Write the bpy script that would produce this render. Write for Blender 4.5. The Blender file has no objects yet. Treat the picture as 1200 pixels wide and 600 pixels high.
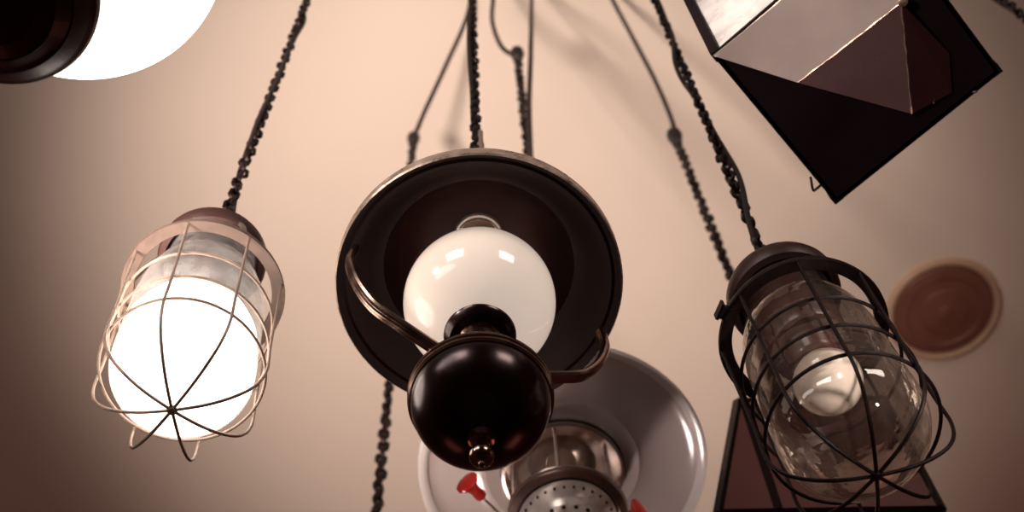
import bpy, bmesh, math, random
from mathutils import Vector, Matrix
random.seed(7)
PI = math.pi
S = bpy.context.scene
COL = S.collection
EYE = 1.30                      # camera height above the floor
CEIL = 4.30 + EYE               # ceiling height

# ------------------------------------------------------------------ camera
F = 1655.0                      # focal length in pixels of a 1200 px wide frame
ZX, ZY = 551.0, -508.0          # where the plumb lines meet
n = Vector(((ZX - 600) / F, (ZY - 300) / F, 1.0)).normalized()
X = (Vector((1, 0, 0)) - n.x * n).normalized()
Y = n.cross(X)
def cam_to_world(a):            # axis given as (right, down, forward)
    return Vector((a.dot(X), a.dot(Y), a.dot(n)))
cd = bpy.data.cameras.new('camera'); cam = bpy.data.objects.new('camera', cd); COL.objects.link(cam)
r_, u_, b_ = cam_to_world(Vector((1, 0, 0))), cam_to_world(Vector((0, -1, 0))), cam_to_world(Vector((0, 0, -1)))
M = Matrix((r_, u_, b_)).transposed().to_4x4(); M.translation = (0, 0, EYE)
cam.matrix_world = M
cd.sensor_width = 36; cd.lens = F / 1200 * 36
cd.clip_start = .05; cd.clip_end = 60
cd.dof.use_dof = True; cd.dof.focus_distance = 1.36; cd.dof.aperture_fstop = 6.5
S.camera = cam

# ------------------------------------------------------------------ light
W = bpy.data.worlds.new('world'); S.world = W; W.use_nodes = True
W.node_tree.nodes['Background'].inputs[0].default_value = (.10, .045, .04, 1)
W.node_tree.nodes['Background'].inputs[1].default_value = 1.0
def spot(name, loc, target, energy, size, blend, color, radius=.08):
    l = bpy.data.lights.new(name, 'SPOT'); l.energy = energy; l.spot_size = math.radians(size); l.spot_blend = blend
    l.color = color; l.shadow_soft_size = radius
    o = bpy.data.objects.new(name, l); COL.objects.link(o); o.location = loc
    o.rotation_euler = (Vector(target) - Vector(loc)).to_track_quat('-Z', 'Y').to_euler(); return o
def area(name, loc, target, energy, sx, sy, color):
    l = bpy.data.lights.new(name, 'AREA'); l.shape = 'RECTANGLE'; l.size = sx; l.size_y = sy; l.energy = energy; l.color = color
    o = bpy.data.objects.new(name, l); COL.objects.link(o); o.location = loc
    o.rotation_euler = (Vector(target) - Vector(loc)).to_track_quat('-Z', 'Y').to_euler(); return o
WARM = (1.0, .80, .66)
spot('ceiling_fill', (-.9, .2, 2.0), (.12, 2.0, CEIL), 760, 50, 1.0, (1.0, .84, .75), .22)  # added unseen spot, brightens mid ceiling and lets the corners fall off
area('left_fill', (-1.7, -2.4, 4.1), (0, .8, 2.5), 35, 1.3, 1.0, (1, .90, .83))  # added panel behind the camera, no window there; highlights on the lamps
area('right_fill', (1.9, -2.2, 3.9), (.2, .8, 2.5), 29, 1.1, .9, (1, .88, .80))  # added panel on the right without a fixture, lights the lamp fronts
area('red_fill', (3.2, 4.6, .6), (2.2, 3.4, 5.6), 9, 1.6, 1.6, (1, .30, .22))  # added red fill, no neon there; tints the darker ceiling
area('red_fill', (-2.5, 4.6, .6), (-1.8, 3.4, 5.6), 6, 1.6, 1.6, (1, .30, .22))  # added twin on the left, reddens the other ceiling corner
spot('box_fill', (-.55, -.2, 1.6), (.43, .50, 2.8), 62, 14, .5, (1, .88, .82), .06)  # added narrow fill, brightens the box lantern's underside
spot('enamel_fill', (-.9, 2.7, 1.8), (.10, 1.176, 3.0), 250, 15, .6, (1, .86, .80), .45)  # added narrow fill from behind, brightens the enamel shade
spot('pane_fill', (-1.5, -1.1, 2.7), (.34, .38, 2.90), 330, 9, .6, (1, .92, .88), .06)  # added narrow fill, whitens the box lantern's side pane
spot('jar_fill', (.95, -.35, 1.6), (.33, .70, 2.45), 130, 11, .6, (1, .90, .82), .05)  # added narrow fill, brightens the unlit bulb in its jar
spot('globe_fill', (-1.1, -.1, 2.9), (0, .68, 2.55), 26, 22, .6, (1, .90, .82), .06)  # added fill without a fixture, brightens the opal globe
S.view_settings.view_transform = 'Standard'; S.view_settings.look = 'None'
S.view_settings.exposure = 0.0; S.view_settings.gamma = 1.0
S.view_settings.use_curve_mapping = False

# ------------------------------------------------------------------ materials
def rgb(r, g, b):
    f = lambda c: (c / 255 / 12.92) if c / 255 <= .04045 else ((c / 255 + .055) / 1.055) ** 2.4
    return (f(r), f(g), f(b), 1)
def mat(name, col, rough=.5, metal=0., noise=0., nscale=30., bump=0., bscale=80., coat=0., emis=None, estr=0., spec=None, stretch=None, coat_rough=.05):
    m = bpy.data.materials.new(name); m.use_nodes = True; t = m.node_tree; b = t.nodes['Principled BSDF']
    b.inputs['Base Color'].default_value = col; b.inputs['Roughness'].default_value = rough; b.inputs['Metallic'].default_value = metal
    b.inputs['Coat Weight'].default_value = coat; b.inputs['Coat Roughness'].default_value = coat_rough
    if spec is not None: b.inputs['Specular IOR Level'].default_value = spec
    if emis: b.inputs['Emission Color'].default_value = emis; b.inputs['Emission Strength'].default_value = estr
    if noise or bump:
        tc = t.nodes.new('ShaderNodeTexCoord'); src = tc.outputs['Object']
        if stretch:
            mp = t.nodes.new('ShaderNodeMapping'); mp.inputs['Scale'].default_value = stretch
            t.links.new(src, mp.inputs[0]); src = mp.outputs[0]
    if noise:
        nz = t.nodes.new('ShaderNodeTexNoise'); nz.inputs['Scale'].default_value = nscale; nz.inputs['Detail'].default_value = 6
        t.links.new(src, nz.inputs['Vector'])
        cr = t.nodes.new('ShaderNodeMapRange'); cr.inputs[1].default_value = .25; cr.inputs[2].default_value = .75
        cr.inputs[3].default_value = 1 - noise; cr.inputs[4].default_value = 1 + noise
        t.links.new(nz.outputs[0], cr.inputs[0])
        vm = t.nodes.new('ShaderNodeVectorMath'); vm.operation = 'SCALE'; vm.inputs[0].default_value = col[:3]
        t.links.new(cr.outputs[0], vm.inputs['Scale']); t.links.new(vm.outputs[0], b.inputs['Base Color'])
        ma = t.nodes.new('ShaderNodeMath'); ma.operation = 'MULTIPLY'; ma.inputs[1].default_value = rough
        t.links.new(cr.outputs[0], ma.inputs[0]); t.links.new(ma.outputs[0], b.inputs['Roughness'])
    if bump:
        n2 = t.nodes.new('ShaderNodeTexNoise'); n2.inputs['Scale'].default_value = bscale; n2.inputs['Detail'].default_value = 4
        t.links.new(src, n2.inputs['Vector'])
        bp = t.nodes.new('ShaderNodeBump'); bp.inputs['Strength'].default_value = bump; bp.inputs['Distance'].default_value = .004
        t.links.new(n2.outputs[0], bp.inputs['Height']); t.links.new(bp.outputs[0], b.inputs['Normal'])
    return m
def thin_glass(name, tint, rough=.03, gain=1.0, haze=0., bump=0., hazecol=(.8, .7, .65, 1)):
    """blown glass wall: clear straight through, fresnel reflection, a mottled haze"""
    m = bpy.data.materials.new(name); m.use_nodes = True; t = m.node_tree; t.nodes.clear()
    out = t.nodes.new('ShaderNodeOutputMaterial'); tr = t.nodes.new('ShaderNodeBsdfTransparent'); tr.inputs[0].default_value = tint
    gl = t.nodes.new('ShaderNodeBsdfGlossy'); gl.inputs['Roughness'].default_value = rough; gl.inputs[0].default_value = (1, .95, .9, 1)
    lw = t.nodes.new('ShaderNodeLayerWeight'); lw.inputs[0].default_value = .35
    mu = t.nodes.new('ShaderNodeMath'); mu.operation = 'MULTIPLY_ADD'; mu.inputs[1].default_value = .75 * gain; mu.inputs[2].default_value = .05 * gain; mu.use_clamp = True
    t.links.new(lw.outputs['Fresnel'], mu.inputs[0])
    mx = t.nodes.new('ShaderNodeMixShader'); t.links.new(mu.outputs[0], mx.inputs[0]); t.links.new(tr.outputs[0], mx.inputs[1]); t.links.new(gl.outputs[0], mx.inputs[2])
    last = mx
    if haze:
        df = t.nodes.new('ShaderNodeBsdfDiffuse'); df.inputs[0].default_value = hazecol
        tl = t.nodes.new('ShaderNodeBsdfTranslucent'); tl.inputs[0].default_value = hazecol
        ad = t.nodes.new('ShaderNodeMixShader'); ad.inputs[0].default_value = .5; t.links.new(df.outputs[0], ad.inputs[1]); t.links.new(tl.outputs[0], ad.inputs[2])
        tc = t.nodes.new('ShaderNodeTexCoord'); nz = t.nodes.new('ShaderNodeTexNoise'); nz.inputs['Scale'].default_value = 22; nz.inputs['Detail'].default_value = 7
        t.links.new(tc.outputs['Object'], nz.inputs['Vector'])
        mr = t.nodes.new('ShaderNodeMapRange'); mr.inputs[1].default_value = .3; mr.inputs[2].default_value = .7; mr.inputs[3].default_value = haze * .35; mr.inputs[4].default_value = haze * 1.6
        t.links.new(nz.outputs[0], mr.inputs[0])
        m2 = t.nodes.new('ShaderNodeMixShader'); t.links.new(mr.outputs[0], m2.inputs[0]); t.links.new(mx.outputs[0], m2.inputs[1]); t.links.new(ad.outputs[0], m2.inputs[2]); last = m2
    if bump:
        tc = t.nodes.new('ShaderNodeTexCoord'); nz = t.nodes.new('ShaderNodeTexNoise'); nz.inputs['Scale'].default_value = 35; nz.inputs['Detail'].default_value = 2
        t.links.new(tc.outputs['Object'], nz.inputs['Vector'])
        bp = t.nodes.new('ShaderNodeBump'); bp.inputs['Strength'].default_value = bump; bp.inputs['Distance'].default_value = .01
        t.links.new(nz.outputs[0], bp.inputs['Height']); t.links.new(bp.outputs[0], gl.inputs['Normal']); t.links.new(bp.outputs[0], lw.inputs['Normal'])
    t.links.new(last.outputs[0], out.inputs[0]); return m
MT = dict(
    ceiling=mat('plaster', rgb(226, 208, 192), .9, noise=.05, nscale=1.1, bump=.15, bscale=14),
    wall=mat('wall_paint', rgb(104, 56, 48), .9, noise=.08, nscale=2),
    floor=mat('floor_boards', rgb(52, 26, 20), .5, noise=.3, nscale=4, stretch=(8, .6, 1)),
    bronze=mat('dark_bronze', rgb(46, 18, 17), .24, .75, noise=.12, nscale=26, bump=.04, bscale=60, coat=.6, coat_rough=.22),
    shade_in=mat('shade_inside_paint', rgb(34, 11, 12), .5, .5, noise=.10, nscale=14, bump=.05, bscale=30),
    shade_out=mat('worn_tin', rgb(222, 196, 178), .32, .6, noise=.35, nscale=60, bump=.3, bscale=120),
    brass=mat('tarnished_brass', rgb(176, 148, 130), .26, 1., noise=.3, nscale=50, bump=.08, bscale=90),
    arm=mat('arm_brass', rgb(176, 148, 132), .22, 1., noise=.3, nscale=40, bump=.05),
    chrome=mat('nickel', rgb(220, 200, 190), .24, .8, noise=.15, nscale=60, bump=.05, bscale=60),
    opal=mat('opal_glass', rgb(238, 218, 200), .12, 0, noise=.03, nscale=9, coat=.5, emis=rgb(255, 232, 214), estr=.55),
    opal_lit=mat('lit_opal_glass', rgb(245, 240, 236), .2, emis=(1, .94, .90, 1), estr=3.0),
    bulb_lit=mat('lit_bulb', rgb(250, 245, 240), .2, emis=(1, .94, .89, 1), estr=3.3),
    iron=mat('dark_iron', rgb(24, 9, 9), .42, .6, noise=.25, nscale=90, bump=.1, bscale=160),
    chain=mat('chain_iron', rgb(25, 9, 9), .45, .6, noise=.3, nscale=120, bump=.1, bscale=200),
    cap=mat('cap_paint', rgb(62, 38, 34), .42, .2, noise=.15, nscale=30, bump=.08, bscale=70),
    cord=mat('cord_rubber', rgb(26, 10, 9), .6, noise=.1, nscale=30),
    silver_glare=mat('silver_metal_and_glare', rgb(168, 146, 132), .40, .3, noise=.2, nscale=70, bump=.1, bscale=130),  # silver for small fittings; on the guard its paleness imitates the bulb's glare
    font=mat('turned_wood', rgb(58, 22, 22), .42, .0, noise=.15, nscale=12, coat=.08),
    enamel=mat('white_enamel', rgb(208, 192, 186), .16, 0, noise=.05, nscale=7, coat=.4),
    enamel_rim=mat('enamel_rim', rgb(250, 240, 234), .14, coat=.4),
    collar=mat('darkened_nickel', rgb(128, 104, 96), .3, .85, noise=.15, nscale=40),
    finial=mat('polished_finial', rgb(160, 132, 122), .16, 1., noise=.1, nscale=40),
    strap=mat('strap_metal', rgb(120, 100, 90), .45, .3, noise=.2, nscale=60, bump=.1, bscale=120),
    cone=mat('perforated_tin', rgb(240, 226, 218), .3, .3, noise=.15, nscale=50),
    mantle=mat('mantle', rgb(214, 184, 160), .8, noise=.1, nscale=60),
    red=mat('red_knob', rgb(196, 40, 34), .3, coat=.4),
    socket=mat('bakelite', rgb(70, 32, 30), .35, noise=.1, nscale=30, coat=.2),
    white_bulb=mat('frosted_bulb', rgb(240, 226, 214), .18, 0, coat=.6),
    hood=mat('hood_iron', rgb(18, 6, 8), .55, .0, spec=.15, noise=.25, nscale=9, bump=.05, bscale=30),
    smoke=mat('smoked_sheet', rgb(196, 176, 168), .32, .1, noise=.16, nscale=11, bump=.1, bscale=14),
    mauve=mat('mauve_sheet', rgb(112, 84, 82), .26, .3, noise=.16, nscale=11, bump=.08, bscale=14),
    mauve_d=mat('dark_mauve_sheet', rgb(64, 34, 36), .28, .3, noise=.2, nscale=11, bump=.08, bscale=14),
    frost=mat('frosted_pane', rgb(226, 214, 206), .3, 0, noise=.28, nscale=26, bump=.5, bscale=40, coat=.5),
    foil=mat('solder', rgb(190, 164, 146), .4, .9, noise=.4, nscale=80, bump=.2, bscale=120),
    panel=mat('oxblood_glass', rgb(96, 46, 42), .35, 0, noise=.08, nscale=8, coat=.3),
    ventdish=mat('vent_dish', rgb(122, 78, 64), .5, .1, noise=.2, nscale=9),
    venttrim=mat('vent_trim', rgb(196, 160, 132), .45, noise=.06, nscale=9),
    ink=mat('bulb_print', rgb(90, 60, 54), .6),
)
MT['clear'] = thin_glass('clear_glass', (.985, .96, .94, 1), .02, .8, haze=.04, bump=.12)
MT['jar'] = thin_glass('jar_glass', (.975, .94, .91, 1), .02, 1.0, haze=.03, bump=.16, hazecol=(.95, .74, .60, 1))
MT['jar_lit'] = thin_glass('hazy_jar_glass', (.97, .94, .92, 1), .05, .8, haze=.24, bump=.2, hazecol=(.9, .85, .8, 1))

# ------------------------------------------------------------------ mesh helpers
class MB:
    def __init__(s): s.v = []; s.f = []
    def add(s, vs, fs):
        o = len(s.v); s.v += [Vector(p) for p in vs]; s.f += [tuple(i + o for i in f) for f in fs]; return s
    def lathe(s, prof, seg=64, c=(0, 0, 0)):
        vs = []; fs = []; idx = []
        for (r, z) in prof:
            if r < 1e-6: idx.append([len(vs)]); vs.append((c[0], c[1], c[2] + z))
            else:
                idx.append(list(range(len(vs), len(vs) + seg)))
                vs += [(c[0] + r * math.cos(2 * PI * k / seg), c[1] + r * math.sin(2 * PI * k / seg), c[2] + z) for k in range(seg)]
        for a, b in zip(idx, idx[1:]):
            for k in range(seg):
                k2 = (k + 1) % seg
                if len(a) == 1 and len(b) == 1: continue
                if len(a) == 1: fs.append((a[0], b[k2], b[k]))
                elif len(b) == 1: fs.append((a[k], a[k2], b[0]))
                else: fs.append((a[k], a[k2], b[k2], b[k]))
        return s.add(vs, fs)
    def tube(s, pts, r, seg=8, closed=False, cap=True, flat=1.0, up=None):
        P = [Vector(p) for p in pts]; N = len(P); vs = []; fs = []
        prev = None
        for i in range(N):
            if closed: t = P[(i + 1) % N] - P[i - 1]
            else: t = P[min(i + 1, N - 1)] - P[max(i - 1, 0)]
            t.normalize()
            if prev is None:
                a = Vector(up) if up else (Vector((0, 0, 1)) if abs(t.z) < .9 else Vector((1, 0, 0)))
                u = (a - t * a.dot(t)).normalized()
            else: u = (prev - t * prev.dot(t)).normalized()
            prev = u; w = t.cross(u)
            rr = r[i] if isinstance(r, (list, tuple)) else r
            for k in range(seg):
                an = 2 * PI * k / seg; vs.append(P[i] + (u * math.cos(an) + w * math.sin(an) * flat) * rr)
        M_ = N if closed else N - 1
        for i in range(M_):
            j = (i + 1) % N
            for k in range(seg):
                k2 = (k + 1) % seg; fs.append((i * seg + k, i * seg + k2, j * seg + k2, j * seg + k))
        if cap and not closed: fs.append(tuple(range(seg - 1, -1, -1))); fs.append(tuple((N - 1) * seg + k for k in range(seg)))
        return s.add(vs, fs)
    def ring(s, R, z, r, seg=64, tseg=8, c=(0, 0)):
        return s.tube([(c[0] + R * math.cos(2 * PI * k / seg), c[1] + R * math.sin(2 * PI * k / seg), z) for k in range(seg)], r, tseg, closed=True)
    def box(s, c, d, M_=None):
        vs = [Vector((sx * d[0] / 2, sy * d[1] / 2, sz * d[2] / 2)) for sz in (-1, 1) for sy in (-1, 1) for sx in (-1, 1)]
        if M_: vs = [M_ @ v for v in vs]
        vs = [v + Vector(c) for v in vs]
        return s.add(vs, [(0, 2, 3, 1), (4, 5, 7, 6), (0, 1, 5, 4), (2, 6, 7, 3), (0, 4, 6, 2), (1, 3, 7, 5)])
    def slab(s, poly, off):     # a flat polygon given a thickness along off
        N = len(poly); P = [Vector(p) for p in poly]; Q = [p + Vector(off) for p in P]
        return s.add(P + Q, [tuple(range(N - 1, -1, -1)), tuple(range(N, 2 * N))] + [(k, (k + 1) % N, N + (k + 1) % N, N + k) for k in range(N)])
    def build(s, name, m, parent=None, loc=None, smooth=35, bevel=0):
        me = bpy.data.meshes.new(name); me.from_pydata([tuple(v) for v in s.v], [], s.f)
        bm = bmesh.new(); bm.from_mesh(me); bmesh.ops.recalc_face_normals(bm, faces=bm.faces); bm.to_mesh(me); bm.free()
        me.materials.append(m)
        if smooth:
            me.polygons.foreach_set('use_smooth', [True] * len(me.polygons)); me.set_sharp_from_angle(angle=math.radians(smooth))
        o = bpy.data.objects.new(name, me); COL.objects.link(o)
        if parent: o.parent = parent
        if loc: o.location = loc
        if bevel:
            md = o.modifiers.new('bevel', 'BEVEL'); md.width = bevel; md.segments = 2; md.limit_method = 'ANGLE'
        return o
def tag(o, label=None, cat=None, group=None, kind=None):
    if label: o['label'] = label
    if cat: o['category'] = cat
    if group: o['group'] = group
    if kind: o['kind'] = kind
    return o
def thing(name, label, cat, loc, group=None, rot=(0, 0, 0)):
    o = bpy.data.objects.new(name, None); COL.objects.link(o); o.location = loc; o.rotation_euler = rot
    o.empty_display_size = .05
    return tag(o, label, cat, group)
def catmull(P, k=8):
    P = [Vector(p) for p in P]; Q = [2 * P[0] - P[1]] + P + [2 * P[-1] - P[-2]]; out = []
    for i in range(1, len(Q) - 2):
        a, b, c, d = Q[i - 1:i + 3]
        for j in range(k):
            t = j / k
            out.append(.5 * ((2 * b) + (c - a) * t + (2 * a - 5 * b + 4 * c - d) * t * t + (-a + 3 * b - 3 * c + d) * t ** 3))
    out.append(P[-1]); return out
def arc_profile(r0, z0, r1, z1, k=10, a0=0, a1=90):     # quarter ellipse from (r0,z0) to (r1,z1)
    return [(r1 + (r0 - r1) * math.cos(math.radians(a0 + (a1 - a0) * i / k)), z0 + (z1 - z0) * math.sin(math.radians(a0 + (a1 - a0) * i / k))) for i in range(k + 1)]
def chain_mesh(z0, z1, pitch=.0180, L=.0265, Wd=.0160, wr=.0028, twist=.35, wob=.0012, x0=(0, 0), x1=(0, 0), ph=0.):
    """straight run of oval links from z0 up to z1"""
    mb = MB(); N = int((z1 - z0) / pitch) + 1; h = (L - Wd) / 2; R = Wd / 2 - wr
    for i in range(N):
        z = z0 + L / 2 + i * pitch; f = (z - z0) / (z1 - z0)
        if z + L / 2 > z1 + .001: break
        a = ph + (PI / 2) * (i % 2) + twist * math.sin(i * .37 + ph) + random.uniform(-.18, .18)
        ux, uy = math.cos(a), math.sin(a); cx = x0[0] + (x1[0] - x0[0]) * f + wob * math.sin(i * 1.7 + ph); cy = x0[1] + (x1[1] - x0[1]) * f + wob * math.cos(i * 2.3)
        tl = random.uniform(-.10, .10); pts = []
        for k in range(12):
            t = 2 * PI * (k + .5) / 12; px = R * math.cos(t); pz = R * math.sin(t) + (h if math.sin(t) > 0 else -h)
            q = px * math.cos(tl) - pz * math.sin(tl); zz = px * math.sin(tl) + pz * math.cos(tl)
            pts.append((cx + ux * q, cy + uy * q, z + zz))
        mb.tube(pts, wr, 6, closed=True, up=(-uy, ux, 0))
    return mb
def cord_path(z0, z1, amp=.007, turns=1.7, x0=(0, 0), x1=(0, 0), ph=0., step=.03):
    out = []; N = max(4, int((z1 - z0) / step))
    for i in range(N + 1):
        f = i / N; z = z0 + (z1 - z0) * f; a = ph + 2 * PI * turns * (z - z0) + .6 * math.sin(z * 9 + ph)
        am = amp * (.8 + .35 * math.sin(z * 14 + ph * 2))
        out.append((x0[0] + (x1[0] - x0[0]) * f + am * math.cos(a), x0[1] + (x1[1] - x0[1]) * f + am * math.sin(a), z))
    return out

# ------------------------------------------------------------------ the room
RX0, RX1, RY0, RY1 = -3.4, 4.2, -3.8, 5.6
def shell(name, c, d, m):
    o = MB().box((0, 0, 0), d).build(name, m, loc=c, smooth=0); return tag(o, kind='structure')
cx_, cy_ = (RX0 + RX1) / 2, (RY0 + RY1) / 2; wx, wy = RX1 - RX0, RY1 - RY0
shell('floor', (cx_, cy_, -.05), (wx, wy, .1), MT['floor'])
shell('ceiling', (cx_, cy_, CEIL + .05), (wx, wy, .1), MT['ceiling'])
shell('wall_left', (RX0 - .05, cy_, CEIL / 2), (.1, wy, CEIL), MT['wall'])
shell('wall_right', (RX1 + .05, cy_, CEIL / 2), (.1, wy, CEIL), MT['wall'])
shell('wall_back', (cx_, RY1 + .05, CEIL / 2), (wx + .2, .1, CEIL), MT['wall'])
shell('wall_front', (cx_, RY0 - .05, CEIL / 2), (wx + .2, .1, CEIL), MT['wall'])

# ------------------------------------------------------------------ round ceiling vent
vr = .0425 * 4.3
t = thing('ceiling_vent', 'round tan-rimmed vent set in the ceiling beside the unlit cage lamp', 'vent', (.3765 * 4.3, .5412 * 4.3, CEIL))
MB().lathe([(vr * 1.12, 0), (vr * 1.10, -.010), (vr * 1.03, -.016), (vr * .97, -.012), (vr * .95, 0)], 72).build('trim_ring', MT['venttrim'], t)
MB().lathe([(vr * .95, -.002), (vr * .90, -.012), (vr * .72, -.016), (vr * .70, -.011), (vr * .46, -.013), (vr * .44, -.019), (vr * .12, -.022), (vr * .10, -.030), (0, -.031)], 72).build('dish', MT['ventdish'], t)

# ------------------------------------------------------------------ oil-lamp pendant in the middle
def hang(parent, z0, z1, cord=True, ph=0., x0=(0, 0), x1=(0, 0), amp=.007, cr=.0026, turns=1.7, **kw):
    chain_mesh(z0, z1, ph=ph, x0=x0, x1=x1, **kw).build('chain', MT['chain'], parent)
    if cord: MB().tube(catmull(cord_path(z0 - .01, z1, amp, turns, x0, x1, ph + 1.), 3), cr, 8).build('cord', MT['cord'], parent)
    MB().lathe([(0, 0), (.045, 0), (.043, -.012), (.022, -.022), (.006, -.026), (0, -.026)], 32, (x1[0], x1[1], z1 + .026)).build('ceiling_rose', MT['iron'], parent)
cz = 1.32
t = thing('oil_lamp_pendant', 'dark pendant oil lamp with cream globe, wide metal shade and round bronze font', 'pendant lamp', (.0008, .6812, EYE + cz))
prof_in = [(.1500, .0), (.1478, .0015), (.1460, .006), (.1435, .008), (.1400, .0075), (.135, .012), (.130, .018), (.118, .034), (.106, .0455), (.103, .047), (.100, .056), (.094, .078), (.080, .102), (.058, .120), (.034, .128), (.024, .130)]
MB().lathe(prof_in, 128).build('shade_inner_lining', MT['shade_in'], t)['label'] = 'dark inside of the wide shade'
prof_out = [(.1500, .0), (.1515, .002), (.1512, .016), (.1480, .020), (.136, .027), (.120, .045), (.108, .060), (.098, .092), (.082, .114), (.060, .130), (.036, .138), (.024, .140)]
MB().lathe(prof_out, 128).build('shade', MT['shade_out'], t)['label'] = 'worn tin outer shade'
MB().lathe([(.024, .120), (.024, .145), (.016, .155), (.010, .175), (.006, .180), (0, .182)], 32).build('shade_cap', MT['bronze'], t)
MB().tube([(.011 * math.cos(a), 0, .196 + .014 * math.sin(a)) for a in [2 * PI * k / 20 for k in range(20)]], .0026, 8, closed=True).build('hanging_loop', MT['iron'], t)
# gallery above the globe
MB().lathe([(.0265, .140), (.0278, .130), (.0265, .1250), (.0240, .1240), (.0218, .1255), (.0210, .130), (.0210, .140)], 64).build('globe_gallery', MT['enamel_rim'], t)
MB().lathe([(.0, .060), (.010, .060), (.0120, .064), (.0130, .100), (.0205, .122), (.0205, .132), (0, .133)], 40).build('lamp_holder', MT['mantle'], t)
gl = bpy.data.lights.new('globe_light', 'POINT'); gl.energy = .32; gl.color = (1, .86, .74); gl.shadow_soft_size = .012
go = bpy.data.objects.new('globe_light', gl); COL.objects.link(go); go.parent = t; go.location = (0, 0, -.03)
g = []; gr = .0785; gz = -.0345
for k in range(33):
    a = math.radians(-73 + (140) * k / 32); g.append((gr * math.cos(a), gz + gr * math.sin(a)))
MB().lathe(g, 96).build('globe', MT['opal'], t)['label'] = 'cream opal glass globe'
MB().lathe([(.020, -.112), (.030, -.113), (.0350, -.108), (.0368, -.102), (.0352, -.096), (.031, -.094), (.026, -.098)], 64).build('globe_cup', MT['bronze'], t)
MB().lathe([(.0205, -.106), (.0205, -.113), (.0180, -.116), (.0180, -.128), (.0195, -.131), (.0195, -.135), (.0180, -.138), (.0182, -.166), (.024, -.172)], 48).build('burner_neck', MT['brass'], t)
fp = [(.0, -.166), (.020, -.167), (.034, -.174), (.046, -.183), (.055, -.194), (.0610, -.206), (.0640, -.215)]
MB().lathe(fp, 96).build('font_top', MT['bronze'], t)
MB().lathe([(.0630, -.213), (.0655, -.2125), (.0672, -.2155), (.0672, -.2185), (.0655, -.2205), (.0668, -.2225), (.0668, -.2250), (.0650, -.2275), (.0625, -.2275)], 96).build('font_rim', MT['arm'], t)
MB().lathe([(.0635, -.222)] + arc_profile(.0640, -.226, 0, -.2855, 18), 96).build('font_bowl', MT['bronze'], t)['label'] = 'glossy dark bowl of the font'
MB().lathe([(.013, -.281), (.0125, -.286), (.0075, -.288), (.0055, -.291), (.0075, -.294), (.0078, -.298), (.0055, -.301), (.0060, -.303)] +
           [(.0110 * math.cos(math.radians(a)), -.3125 + .0108 * math.sin(math.radians(a))) for a in range(60, -75, -15)] + [(.0032, -.3245), (.003, -.327), (0, -.329)], 40).build('finial', MT['finial'], t)
for az in (21.5, 201.5):
    ca, sa = math.cos(math.radians(az)), math.sin(math.radians(az))
    pr = catmull([Vector((r, 0, z)) for r, z in [(.016, -.172), (.040, -.160), (.062, -.147), (.084, -.133), (.109, -.115), (.128, -.083), (.1385, -.048), (.1395, -.030), (.1370, -.010)]], 6)
    a = MB()
    for off in (-.0027, .0027):
        a.tube([(p.x * ca - off * sa, p.x * sa + off * ca, p.z) for p in pr], .0044, 10)
    a.tube([(p.x * ca, p.x * sa, p.z) for p in pr], .0050, 10)
    a.build('shade_arm', MT['arm'], t)
MB().lathe([(.0045, .30), (.0050, .375), (.0050, .405), (.0035, .41), (.0035, .45)], 12, (.004, -.002, 0)).build('cord_ferrule', MT['silver_glare'], t)
hang(t, .208, 4.3 - cz - .026, ph=.3, x0=(0, 0), x1=(-.02, 0), amp=.008, turns=.55, cr=.0038)

# ------------------------------------------------------------------ glowing pendant cut by the top-left corner
t = thing('lit_oil_pendant', 'lit pendant lamp with glowing white shade and dark round font, cut by the frame', 'pendant lamp', (-.2857 * 1.27, .2296 * 1.27, EYE + 1.27))
MB().lathe([(.1398, 0), (.1405, .003), (.1398, .006), (.128, .022), (.104, .046), (.072, .064), (.040, .074), (.028, .080), (.026, .078), (.038, .070), (.070, .060), (.100, .043), (.124, .019), (.1375, .0035), (.1398, 0)], 96).build('shade', MT['opal_lit'], t)
gp = [(.1340 * math.cos(math.radians(a)), .006 - .040 * math.sin(math.radians(a))) for a in range(0, 80, 8)] + [(.018, -.034)]
MB().lathe(gp, 96).build('diffuser_bowl', MT['opal_lit'], t)
MB().lathe([(.026, .078), (.030, .090), (.016, .100), (.008, .125), (0, .126)], 32).build('shade_cap', MT['bronze'], t)
MB().lathe([(.018, -.030), (.018, -.110), (.026, -.120), (.030, -.128)], 40).build('burner_neck', MT['brass'], t)
MB().lathe([(0, -.124), (.030, -.126), (.055, -.150), (.068, -.175), (.0745, -.195), (.0752, -.200), (.0735, -.205), (.0705, -.207), (.069, -.2095), (.060, -.219), (.0585, -.218), (.048, -.2265), (.0465, -.2255), (.034, -.231), (.0325, -.230), (.018, -.2335), (0, -.234)], 96).build('font', MT['font'], t)
hang(t, .110, 4.3 - 1.27 - .026, ph=1.2)

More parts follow.
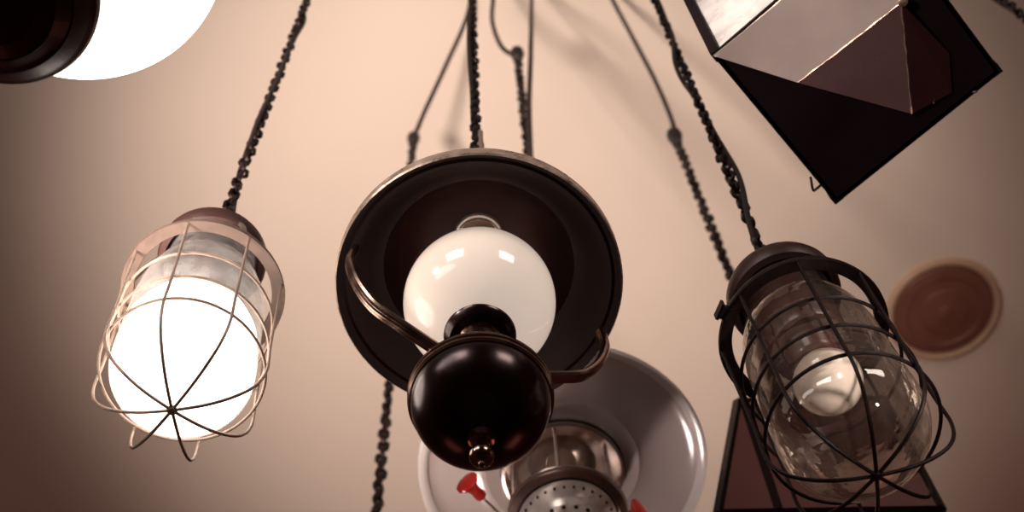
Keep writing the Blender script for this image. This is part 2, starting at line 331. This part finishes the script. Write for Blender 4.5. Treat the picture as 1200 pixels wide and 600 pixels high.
# ------------------------------------------------------------------ caged ship lamps
def cage_lamp(label, cat, loc, tilt, az0, wire, capm, strapm, lit, wr, ringz, top, jar, chain_dx, hangph, turns):
    t = thing('cage_lamp', label, cat, loc, 'caged jar lamps', (0, 0, 0))
    R = .0815
    M_ = Matrix.Rotation(tilt, 4, 'Y')
    last = {}
    def part(mb, nm, m, lab=None, par=None):
        mb.v = [M_ @ v for v in mb.v]
        o = mb.build(nm, m, t if par is None else par)
        if lab: o['label'] = lab
        last[nm] = o
        return o
    # guard wires: four hoops crossing at the bottom, each half counted as one bar
    pr = [(.0845, top + .008), (.0838, top * .6), (.0832, .03), (.0840, .0), (.0835, -.018), (.0790, -.036), (.0685, -.051), (.050, -.0625), (.028, -.069), (.0, -.0715)]
    for k in range(8):
        a = math.radians(az0 + 45 * k); ca, sa = math.cos(a), math.sin(a)
        pts = catmull([(r * ca, r * sa, z) for r, z in pr], 5)
        part(MB().tube(pts, wr, 8), 'guard_wire', wire)
    for z, rr in zip(ringz, (.0800, .0795, .0785)):
        part(MB().ring(rr, z, wr, 72, 8), 'guard_ring', wire)
    part(MB().lathe([(.0868, top + .001), (.0872, top + .005), (.0860, top + .009), (.0735, top + .009), (.0728, top + .006), (.0735, top + .003), (.0868, top + .001)], 96), 'strap_ring', strapm)
    part(MB().lathe([(0, -.0745), (.0035, -.0742), (.0052, -.0715), (.004, -.068), (0, -.067)], 16), 'guard_boss', wire)
    # struts from the strap up to the cap, with bolts
    for q in (az0 - 137, az0 - 17, az0 + 103):
        a = math.radians(q); ca, sa = math.cos(a), math.sin(a)
        part(MB().tube([(.079 * ca, .079 * sa, top + .012), (.070 * ca, .070 * sa, top + .05), (.058 * ca, .058 * sa, top + .080)], .0028, 8), 'strut', strapm); strut = last['strut']
        b = MB().lathe([(0, -.004), (.0040, -.003), (.0048, 0), (.0048, .004), (0, .004)], 12)
        b.v = [v + Vector((.080 * ca, .080 * sa, top + .006)) for v in b.v]
        part(b, 'bolt', MT['silver_glare'] if lit else strapm, par=strut)
    if not lit:
        lt = MB(); a = math.radians(199)
        Rz = Matrix.Rotation(a, 4, 'Z'); lt.box((.088 * math.cos(a), .088 * math.sin(a), top + .004), (.012, .014, .006), Rz); lt.box((.093 * math.cos(a), .093 * math.sin(a), top + .006), (.003, .018, .010), Rz)
        part(lt, 'latch', strapm)
    # cap
    ct = top + .046
    cp = [(.0520, ct + .028), (.0585, ct + .030), (.0605, ct + .036), (.0605, ct + .050), (.0590, ct + .054), (.0560, ct + .056), (.0500, ct + .066), (.036, ct + .076), (.020, ct + .082), (.010, ct + .086), (.008, ct + .120), (.0, ct + .122)]
    part(MB().lathe(cp, 72), 'cap', capm)
    part(MB().lathe([(.0520, ct + .028), (.050, ct + .034), (.050, ct + .048), (.0, ct + .050)], 48), 'cap_lining', MT['hood'])
    # glass jar
    gp = [(.0480, top + .088), (.0490, top + .040), (.0530, top + .026), (.0600, top + .012), (.0655, top - .010), (.0685, top - .040), (.0700, .040), (.0705, .010)] + arc_profile(.0705, .004, .0, -.0580, 14)[1:]
    if not lit: gp = gp[:-1] + [(.004, -.058), (.005, -.061), (.0035, -.064), (0, -.065)]
    part(MB().lathe(gp, 96), 'glass_jar', jar)
    if lit:
        part(MB().lathe([(0, top + .090), (.022, top + .088), (.022, top + .0), (.018, top - .02), (0, top - .022)], 40), 'lamp_holder', MT['socket'])
        part(MB().lathe([(.014, top - .018), (.020, .116), (.040, .104), (.058, .088), (.0660, .064), (.0690, .030)] + arc_profile(.0694, .010, 0, -.055, 14), 64), 'bulb', MT['bulb_lit'], 'white bulb enlarged to fill the jar with its glow')  # bulb swollen to the jar wall to stand in for blown-out glow
        pass
    else:
        part(MB().lathe([(0, top + .090), (.0420, top + .088), (.0425, top + .020), (.0420, top - .020), (.0400, top - .025), (0, top - .025)], 56), 'housing', MT['socket'])
        part(MB().lathe([(0, top - .023), (.0270, top - .024), (.0275, top - .031), (.0250, top - .035), (.0255, top - .050), (.0235, top - .054), (0, top - .054)], 48), 'lamp_holder', MT['socket'])
        part(MB().lathe([(.014, top - .050), (.0170, top - .056), (.0260, top - .068), (.0325, top - .080)] + arc_profile(.0340, top - .086, 0, top - .121, 10), 56), 'bulb', MT['white_bulb'], 'unlit frosted bulb'); bulb = last['bulb']
        bc = Vector((0, 0, top - .086)); view = (Vector((0, 0, EYE)) - Vector(loc) - bc).normalized()
        sd = view.cross(Vector((0, 0, 1))).normalized(); vu = sd.cross(view)
        pm = MB()
        for q in (-2, -.7, .7, 2):
            d0 = (view - sd * (-.14 + q * .045) - vu * .40).normalized(); d1 = (view - sd * (-.06 + q * .045) - vu * .56).normalized()
            pm.tube([bc + d0 * .0341, bc + d1 * .0341], .0006, 6)
        part(pm, 'bulb_print', MT['ink'], par=bulb)
        dk = MB()
        dk.lathe([(0, 0), (.020, 0), (.0205, .0015), (0, .002)], 40)
        Rt = Matrix.Translation((.038, -.006, top - .028)) @ Matrix.Rotation(math.radians(24), 4, 'Y') @ Matrix.Rotation(math.radians(-16), 4, 'X')
        dk.v = [Rt @ v for v in dk.v]; part(dk, 'ballast_plate', MT['socket'])
        cl = MB(); cl.tube([(.038, -.006, top - .024), (.036, -.004, top + .030)], .003, 8); part(cl, 'plate_stem', MT['socket'])
    # loop, chain and cord
    tp = M_ @ Vector((0, 0, ct + .122))
    lp = MB().lathe([(0, -.006), (.007, -.006), (.0095, 0), (.0075, .006), (.004, .009), (0, .009)], 20, tuple(tp + Vector((0, 0, .004))))
    lp.tube([tuple(tp + Vector((.009 * math.cos(a), 0, .018 + .011 * math.sin(a)))) for a in [2 * PI * k / 16 for k in range(16)]], .0026, 8, closed=True)
    lp.build('hanging_loop', MT['chain'], t)
    hang(t, tp.z + .016, CEIL - loc[2] - .026, ph=hangph, x0=(tp.x, 0), x1=(tp.x + chain_dx, 0), amp=.009, turns=turns, cr=.0036)
    return t
cage_lamp('lit cage lamp with wire guard coloured pale for glare, glowing white inside', 'cage lamp', (-.2890, .7036, EYE + 1.194), math.radians(-2.6), 85, MT['silver_glare'], MT['cap'], MT['strap'], True,
          .0016, (0., .047, .102), .160, MT['jar_lit'], 0., .4, 1.1)
cage_lamp('unlit cage lamp with black wire guard and clear glass jar', 'cage lamp', (.3354, .6984, EYE + 1.065), math.radians(-2.3), 80, MT['iron'], MT['cap'], MT['iron'], False,
          .0019, (0., .052, .108), .172, MT['jar'], 0., 2.0, 1.5)

# ------------------------------------------------------------------ pressure lantern with white enamel shade
ez = 1.70
t = thing('pressure_lantern', 'nickel pressure lantern with wide white enamel shade and red valve knobs', 'lantern', (.1185, 1.176, EYE + ez))
MB().lathe([(.086, .004), (.098, .006), (.112, .003), (.118, .008), (.150, .013), (.180, .012), (.197, .004), (.200, .001)], 128).build('enamel_shade', MT['enamel'], t)
MB().lathe([(.1950, .0035), (.2000, -.002), (.2080, -.004), (.2100, .003), (.2080, .008), (.198, .012), (.180, .020), (.150, .022), (.118, .020), (.086, .016), (.086, .004)], 128).build('shade_rim', MT['enamel_rim'], t)
MB().lathe([(.086, .012), (.0885, -.004), (.0885, -.012), (.084, -.014), (.083, -.006), (.070, -.002), (.068, .012), (.050, .016), (.050, .050)], 96).build('upper_collar', MT['chrome'], t)
MB().lathe([(.086, .010), (.086, .040), (.070, .075), (.050, .095), (.030, .110), (.012, .120), (0, .121)], 64).build('hood', MT['chrome'], t)
MB().lathe([(.072, -.010), (.0735, -.040), (.0735, -.080), (.071, -.112)], 80).build('glass_chimney', MT['clear'], t)
MB().lathe([(0, .03), (.018, .03), (.022, .020), (.022, -.022), (.019, -.026), (0, -.026)], 40).build('burner_nozzle', MT['mantle'], t)
MB().lathe([(.016, -.026), (.022, -.036), (.0265, -.055), (.0265, -.078), (.020, -.098), (.010, -.106), (0, -.107)], 40).build('mantle', MT['white_bulb'], t)
for q in (-100, -40, 20, 80, 140, 200):
    a = math.radians(q); ca, sa = math.cos(a), math.sin(a)
    MB().tube([(.077 * ca, .077 * sa, -.010), (.078 * ca, .078 * sa, -.112)], .0028, 8).build('support_rod', MT['chrome'], t)
MB().lathe([(.071, -.108), (.078, -.108), (.083, -.111), (.0845, -.116), (.083, -.121), (.073, -.123), (.069, -.121), (.0685, -.112)], 96).build('lower_collar', MT['collar'], t)
MB().ring(.0838, -.1125, .0013, 96, 8).build('collar_glint', MT['chrome'], t)  # bright ring added to imitate the highlight on the collar edge
MB().ring(.0688, -.1215, .0012, 96, 8).build('collar_seam', MT['iron'], t)
MB().ring(.0893, -.006, .0014, 96, 8).build('collar_seam', MT['iron'], t)
MB().lathe([(.069, -.119), (.0675, -.126), (.0655, -.128), (.0610, -.134), (.0540, -.137), (.0515, -.141), (.0500, -.150), (.047, -.156), (.040, -.160), (.036, -.166), (.0345, -.200), (.0345, -.235)], 96).build('vent_cone', MT['cone'], t)
for R_, z, nn, rr in ((.0635, -.1318, 30, .0018), (.0480, -.1553, 18, .0030)):
    for k in range(nn):
        a = 2 * PI * k / nn; m_ = MB(); m_.lathe([(0, -.0012), (rr, -.0012), (rr, .0015), (0, .0015)], 8, (R_ * math.cos(a), R_ * math.sin(a), z))
        m_.build('vent_hole', MT['iron'], t)
MB().lathe([(.0345, -.232), (.070, -.238), (.088, -.250), (.094, -.270), (.094, -.320), (.084, -.338), (.040, -.344), (0, -.344)], 80).build('fuel_tank', MT['chrome'], t)
def knob(base, tip, par):
    base = Vector(base); tip = Vector(tip); d = (tip - base).normalized(); Q = d.to_track_quat('Z', 'Y').to_matrix().to_4x4(); L = (tip - base).length
    s = MB(); s.lathe([(.0019, 0), (.0019, L - .018), (0, L - .018)], 12); s.v = [base + Q @ v for v in s.v]
    st = s.build('valve_stem', MT['chrome'], par)
    k = MB(); k.lathe([(0, L - .024), (.0068, L - .024), (.0078, L - .021), (.0070, L - .010), (.0080, L - .004), (.0140, L + .002), (.0165, L + .005), (.0160, L + .008), (.010, L + .0095), (0, L + .010)], 28)
    k.v = [base + Q @ v for v in k.v]; kk = k.build('valve_knob', MT['red'], st); kk['label'] = 'red trumpet-shaped valve knob'
KN = t
# chain stops in a knot below its own cord
def knotted(parent, zc0, zk, xk, path, cr=.0068, zoff=0., chain=True, ph=0., chx=(0, 0), extra=None):
    chain_mesh(zc0, zk, ph=ph, x0=chx, x1=xk, pitch=.022, Wd=.025, L=.034, wr=.0048).build('chain', MT['chain'], parent)
    kx = Vector((xk[0], xk[1], zk))
    k = MB(); k.lathe([(0, -.060), (.013, -.056), (.014, -.030), (.019, -.012), (.018, .008), (.011, .022), (0, .026)], 16, tuple(kx))
    k.build('cord_knot', MT['cord'], parent)
    MB().tube(catmull([tuple(kx)] + path, 8), cr, 8).build('cord', MT['cord'], parent)
    if extra: MB().tube(catmull(extra, 8), cr, 8).build('slack_cord', MT['cord'], parent)
    rs = path[-1]
    MB().lathe([(0, 0), (.026, 0), (.025, -.012), (.016, -.022), (.006, -.026), (0, -.026)], 32, rs).build('ceiling_rose', MT['iron'], parent)
def px(x, y, h):        # direction through a point of the photo, at a height above the eye
    d = Vector(((x - 600) / F, (y - 300) / F, 1)); w = cam_to_world(d); return w / w.z * h + Vector((0, 0, EYE))
def loc_(t, p): return tuple(p - t.location)
knob(loc_(t, px(618, 634, 1.50)), loc_(t, px(551, 569, 1.50)), t)
knob(loc_(t, px(700, 634, 1.50)), loc_(t, px(746, 600, 1.50)), t)
yk = 1.176
kk = px(606, 62, yk / .3215)
kt = Vector((0, 0, 0))
knotted(t, .120, (kk - t.location).z, ((kk - t.location).x, (kk - t.location).y),
        [loc_(t, px(596, 62, 3.66)), loc_(t, px(585, 50, 3.72)), loc_(t, px(577, 25, 3.85)), loc_(t, px(578, 0, 4.0)), loc_(t, px(582, -40, 4.3))], ph=.2, cr=.0064,
        extra=[loc_(t, px(623, -30, 4.3)), loc_(t, px(623, 0, 4.05)), loc_(t, px(622, 60, 3.5)), loc_(t, px(620, 120, 3.15)), loc_(t, px(621, 165, 2.95)), loc_(t, px(622, 190, 2.82))])

# ------------------------------------------------------------------ chain passing behind the middle lamp (its lamp hangs below the view)
def low_chain(label, x, y, zlow, zk, path, ph):
    t = thing('hanging_chain', label, 'chain', (x, y, EYE + zlow))
    MB().tube([(.014 * math.cos(a), 0, -.016 + .018 * math.sin(a)) for a in [math.radians(q) for q in range(-200, 80, 20)]], .003, 8).build('hook', MT['iron'], t)
    if path:
        xk = Vector((x, y, EYE + zk)) - t.location
        knotted(t, 0, xk.z, (0, 0), [loc_(t, p) for p in path], ph=ph)
    else:
        hang(t, 0, 4.3 - zlow - .026, ph=ph, amp=.009, cr=.0045, turns=1.2, pitch=.022, L=.031, Wd=.020, wr=.0036)
    return t
yl = 1.50
low_chain('knotted chain hanging behind the left edge of the middle oil lamp', -.1232 * yl / 1.0, yl, yl / .76, yl / .388,
          [px(499, 128, 3.93), px(522, 78, 4.05), px(547, 20, 4.2), px(554, -26, 4.3)], .5)
low_chain('short length of dark chain crossing the top-right corner', (.3823 + .0035) * 2.7, .2848 * 2.7, 2.0, 0, None, .9)

# ------------------------------------------------------------------ tapered lantern behind the unlit cage lamp
lt = px(889, 430, 1.82); ly = 1.26
t = thing('tapered_lantern', 'dark framed lantern with oxblood panels, hanging behind the unlit cage lamp', 'lantern', (.489, ly, EYE + 1.57))
O = t.location
nb = [px(843, 595, 1.57), px(1102, 604, 1.57)]; nt = [px(866, 462, 1.82), px(1034, 477, 1.82)]
nb = [p - O for p in nb]; nt = [p - O for p in nt]
yb = (nb[0].y + nb[1].y) / 2; yt = (nt[0].y + nt[1].y) / 2
for p in nb: p.y = yb; p.z = 0
for p in nt: p.y = yt; p.z = .25
wb = nb[1].x - nb[0].x; wt = nt[1].x - nt[0].x
fb = [nb[0] + Vector((0, wb, 0)), nb[1] + Vector((0, wb, 0))]; ft = [nt[0] + Vector((0, wt, 0)), nt[1] + Vector((0, wt, 0))]
cyc = [(nb[0], nb[1], nt[1], nt[0]), (nb[1], fb[1], ft[1], nt[1]), (fb[1], fb[0], ft[0], ft[1]), (fb[0], nb[0], nt[0], ft[0])]
for i, (a, b, c, d) in enumerate(cyc):
    nrm = (b - a).cross(d - a).normalized() * .003
    MB().slab([a, b, c, d], nrm).build('side_panel', MT['panel'], t, smooth=0)
    MB().tube([a, d], .0085, 4).build('corner_bar', MT['iron'], t, smooth=0)
    MB().tube([a, b], .0075, 4).build('bottom_rail', MT['iron'], t, smooth=0)
    MB().tube([d, c], .0075, 4).build('top_rail', MT['iron'], t, smooth=0)
MB().tube([nb[0] + (nb[1] - nb[0]) * .27, nt[0] + (nt[1] - nt[0]) * .03], .0095, 4).build('cross_bar', MT['iron'], t, smooth=0)
ap = (nt[0] + nt[1] + ft[0] + ft[1]) / 4 + Vector((0, 0, .09))
rf = MB(); rf.add([nt[0], nt[1], ft[1], ft[0], ap], [(0, 1, 4), (1, 2, 4), (2, 3, 4), (3, 0, 4), (3, 2, 1, 0)]); rf.build('roof', MT['iron'], t, smooth=0)
kk = px(790, 158, ly / .3878) - O
knotted(t, ap.z, kk.z, (kk.x, kk.y), [loc_(t, px(787, 140, 3.36)), loc_(t, px(768, 95, 3.62)), loc_(t, px(742, 45, 3.9)), loc_(t, px(718, 0, 4.15)), loc_(t, px(709, -22, 4.3))], ph=.8, chx=(ap.x, ap.y), cr=.0066)

# ------------------------------------------------------------------ square box lantern in the top-right corner
hz = 1.5
A, B, C_, D = [px(x, y, hz) for x, y in ((835, 65), (980, 239), (1174, 84))] + [None]
D = A + C_ - B
ctr = (A + C_) / 2
t = thing('box_lantern', 'large square box lantern with black underside and frosted side pane, cut by the frame', 'lantern', ctr)
A, B, C_, D = A - ctr, B - ctr, C_ - ctr, D - ctr
up = Vector((0, 0, 1))
MB().slab([A * .985, B * .985, C_ * .985, D * .985], up * .004).build('bottom_plate', MT['hood'], t, smooth=0)
Hb = .34; posts = [A, B, C_, D]
for p in posts:
    q = p * .962; MB().tube([q + up * .002, q + up * Hb], .0085, 4, up=(p.x, p.y, 0)).build('corner_post', MT['hood'], t, smooth=0)
for a, b in zip(posts, posts[1:] + posts[:1]):
    nrm = ((a + b) / 2).normalized()
    MB().slab([a * .965 + up * .010, b * .965 + up * .010, b * .965 + up * (Hb - .01), a * .965 + up * (Hb - .01)], -nrm * .003).build('side_pane', MT['frost'], t, smooth=0)
    MB().slab([a + up * 0, b + up * 0, b * .95, a * .95], up * .006).build('bottom_rail', MT['hood'], t, smooth=0)
    MB().slab([a + up * (Hb - .006), b + up * (Hb - .006), b * .95 + up * (Hb - .006), a * .95 + up * (Hb - .006)], up * .008).build('top_rail', MT['hood'], t, smooth=0)
ap = up * (Hb + .12); rp = [p * 1.08 + up * Hb for p in posts]
MB().add(rp + [ap], [(0, 1, 4), (1, 2, 4), (2, 3, 4), (3, 0, 4), (3, 2, 1, 0)]).build('roof', MT['hood'], t, smooth=0)
# folded sheets fixed under the bottom plate
def bp(x, y, dz): return px(x, y, hz - dz) - ctr
s0 = bp(836, 65, .003); s1 = bp(935, 96.5, .012); s2 = bp(1056, 3, .022); s3 = bp(1068, 133, .012); s4 = bp(1115, 108, .004); nn_ = (s1 - s0).cross(s2 - s0); s5 = D * .995; s5 = Vector((s5.x, s5.y, s0.z - (nn_.x * (s5.x - s0.x) + nn_.y * (s5.y - s0.y)) / nn_.z)); s6 = bp(1112, 62, .004); s7 = bp(1056, -10, .022)
th = up * -.0012
def sheet(nm, poly, m, lab):
    o = MB().slab(poly, th).build(nm, m, t, smooth=0); o['label'] = lab
sheet('underside_sheet', [s0, s1, s2, s5], MT['smoke'], 'large pale grey sheet under the lantern')
sheet('underside_sheet', [s1, s3, s2], MT['mauve'], 'mauve triangular sheet')
sheet('underside_sheet', [s2, s3, s4, s6], MT['mauve_d'], 'dark triangular sheet')
for a, b, r in ((s1, s2, .0015), (s2, s3, .0014), (A * .99 - up * .003, D * .99 - up * .003, .0012)):
    N = 14; pts = [a + (b - a) * (k / N) + Vector((random.uniform(-1, 1), random.uniform(-1, 1), -1.5)) * .0006 for k in range(N + 1)]
    MB().tube(pts, [r * random.uniform(.35, 1.2) for _ in pts], 6).build('solder_seam', MT['foil'], t)
MB().tube([bp(1096, 92, .006), bp(1094.5, 106, .008), bp(1094, 121, .008)], [.0003, .0014, .0008], 6).build('solder_seam', MT['foil'], t)
MB().lathe([(0, 0), (.005, .001), (.006, .004), (0, .005)], 10, tuple(bp(1059, 3, .026))).build('rivet', MT['foil'], t)
w0 = bp(963, 216, 0); w1 = bp(957, 221, -.004); w2 = bp(951, 214, -.002); w3 = bp(953, 223, .004); w4 = bp(950, 208, .0)
MB().tube(catmull([w0, w1, w3, w2, w4], 4), .0016, 6).build('wire_latch', MT['iron'], t)
MB().tube([bp(1140, 108, 0), bp(1145, 107, .002)], .0016, 6).build('wire_latch', MT['iron'], t)
hang(t, Hb + .12, CEIL - ctr.z - .026, ph=.1)
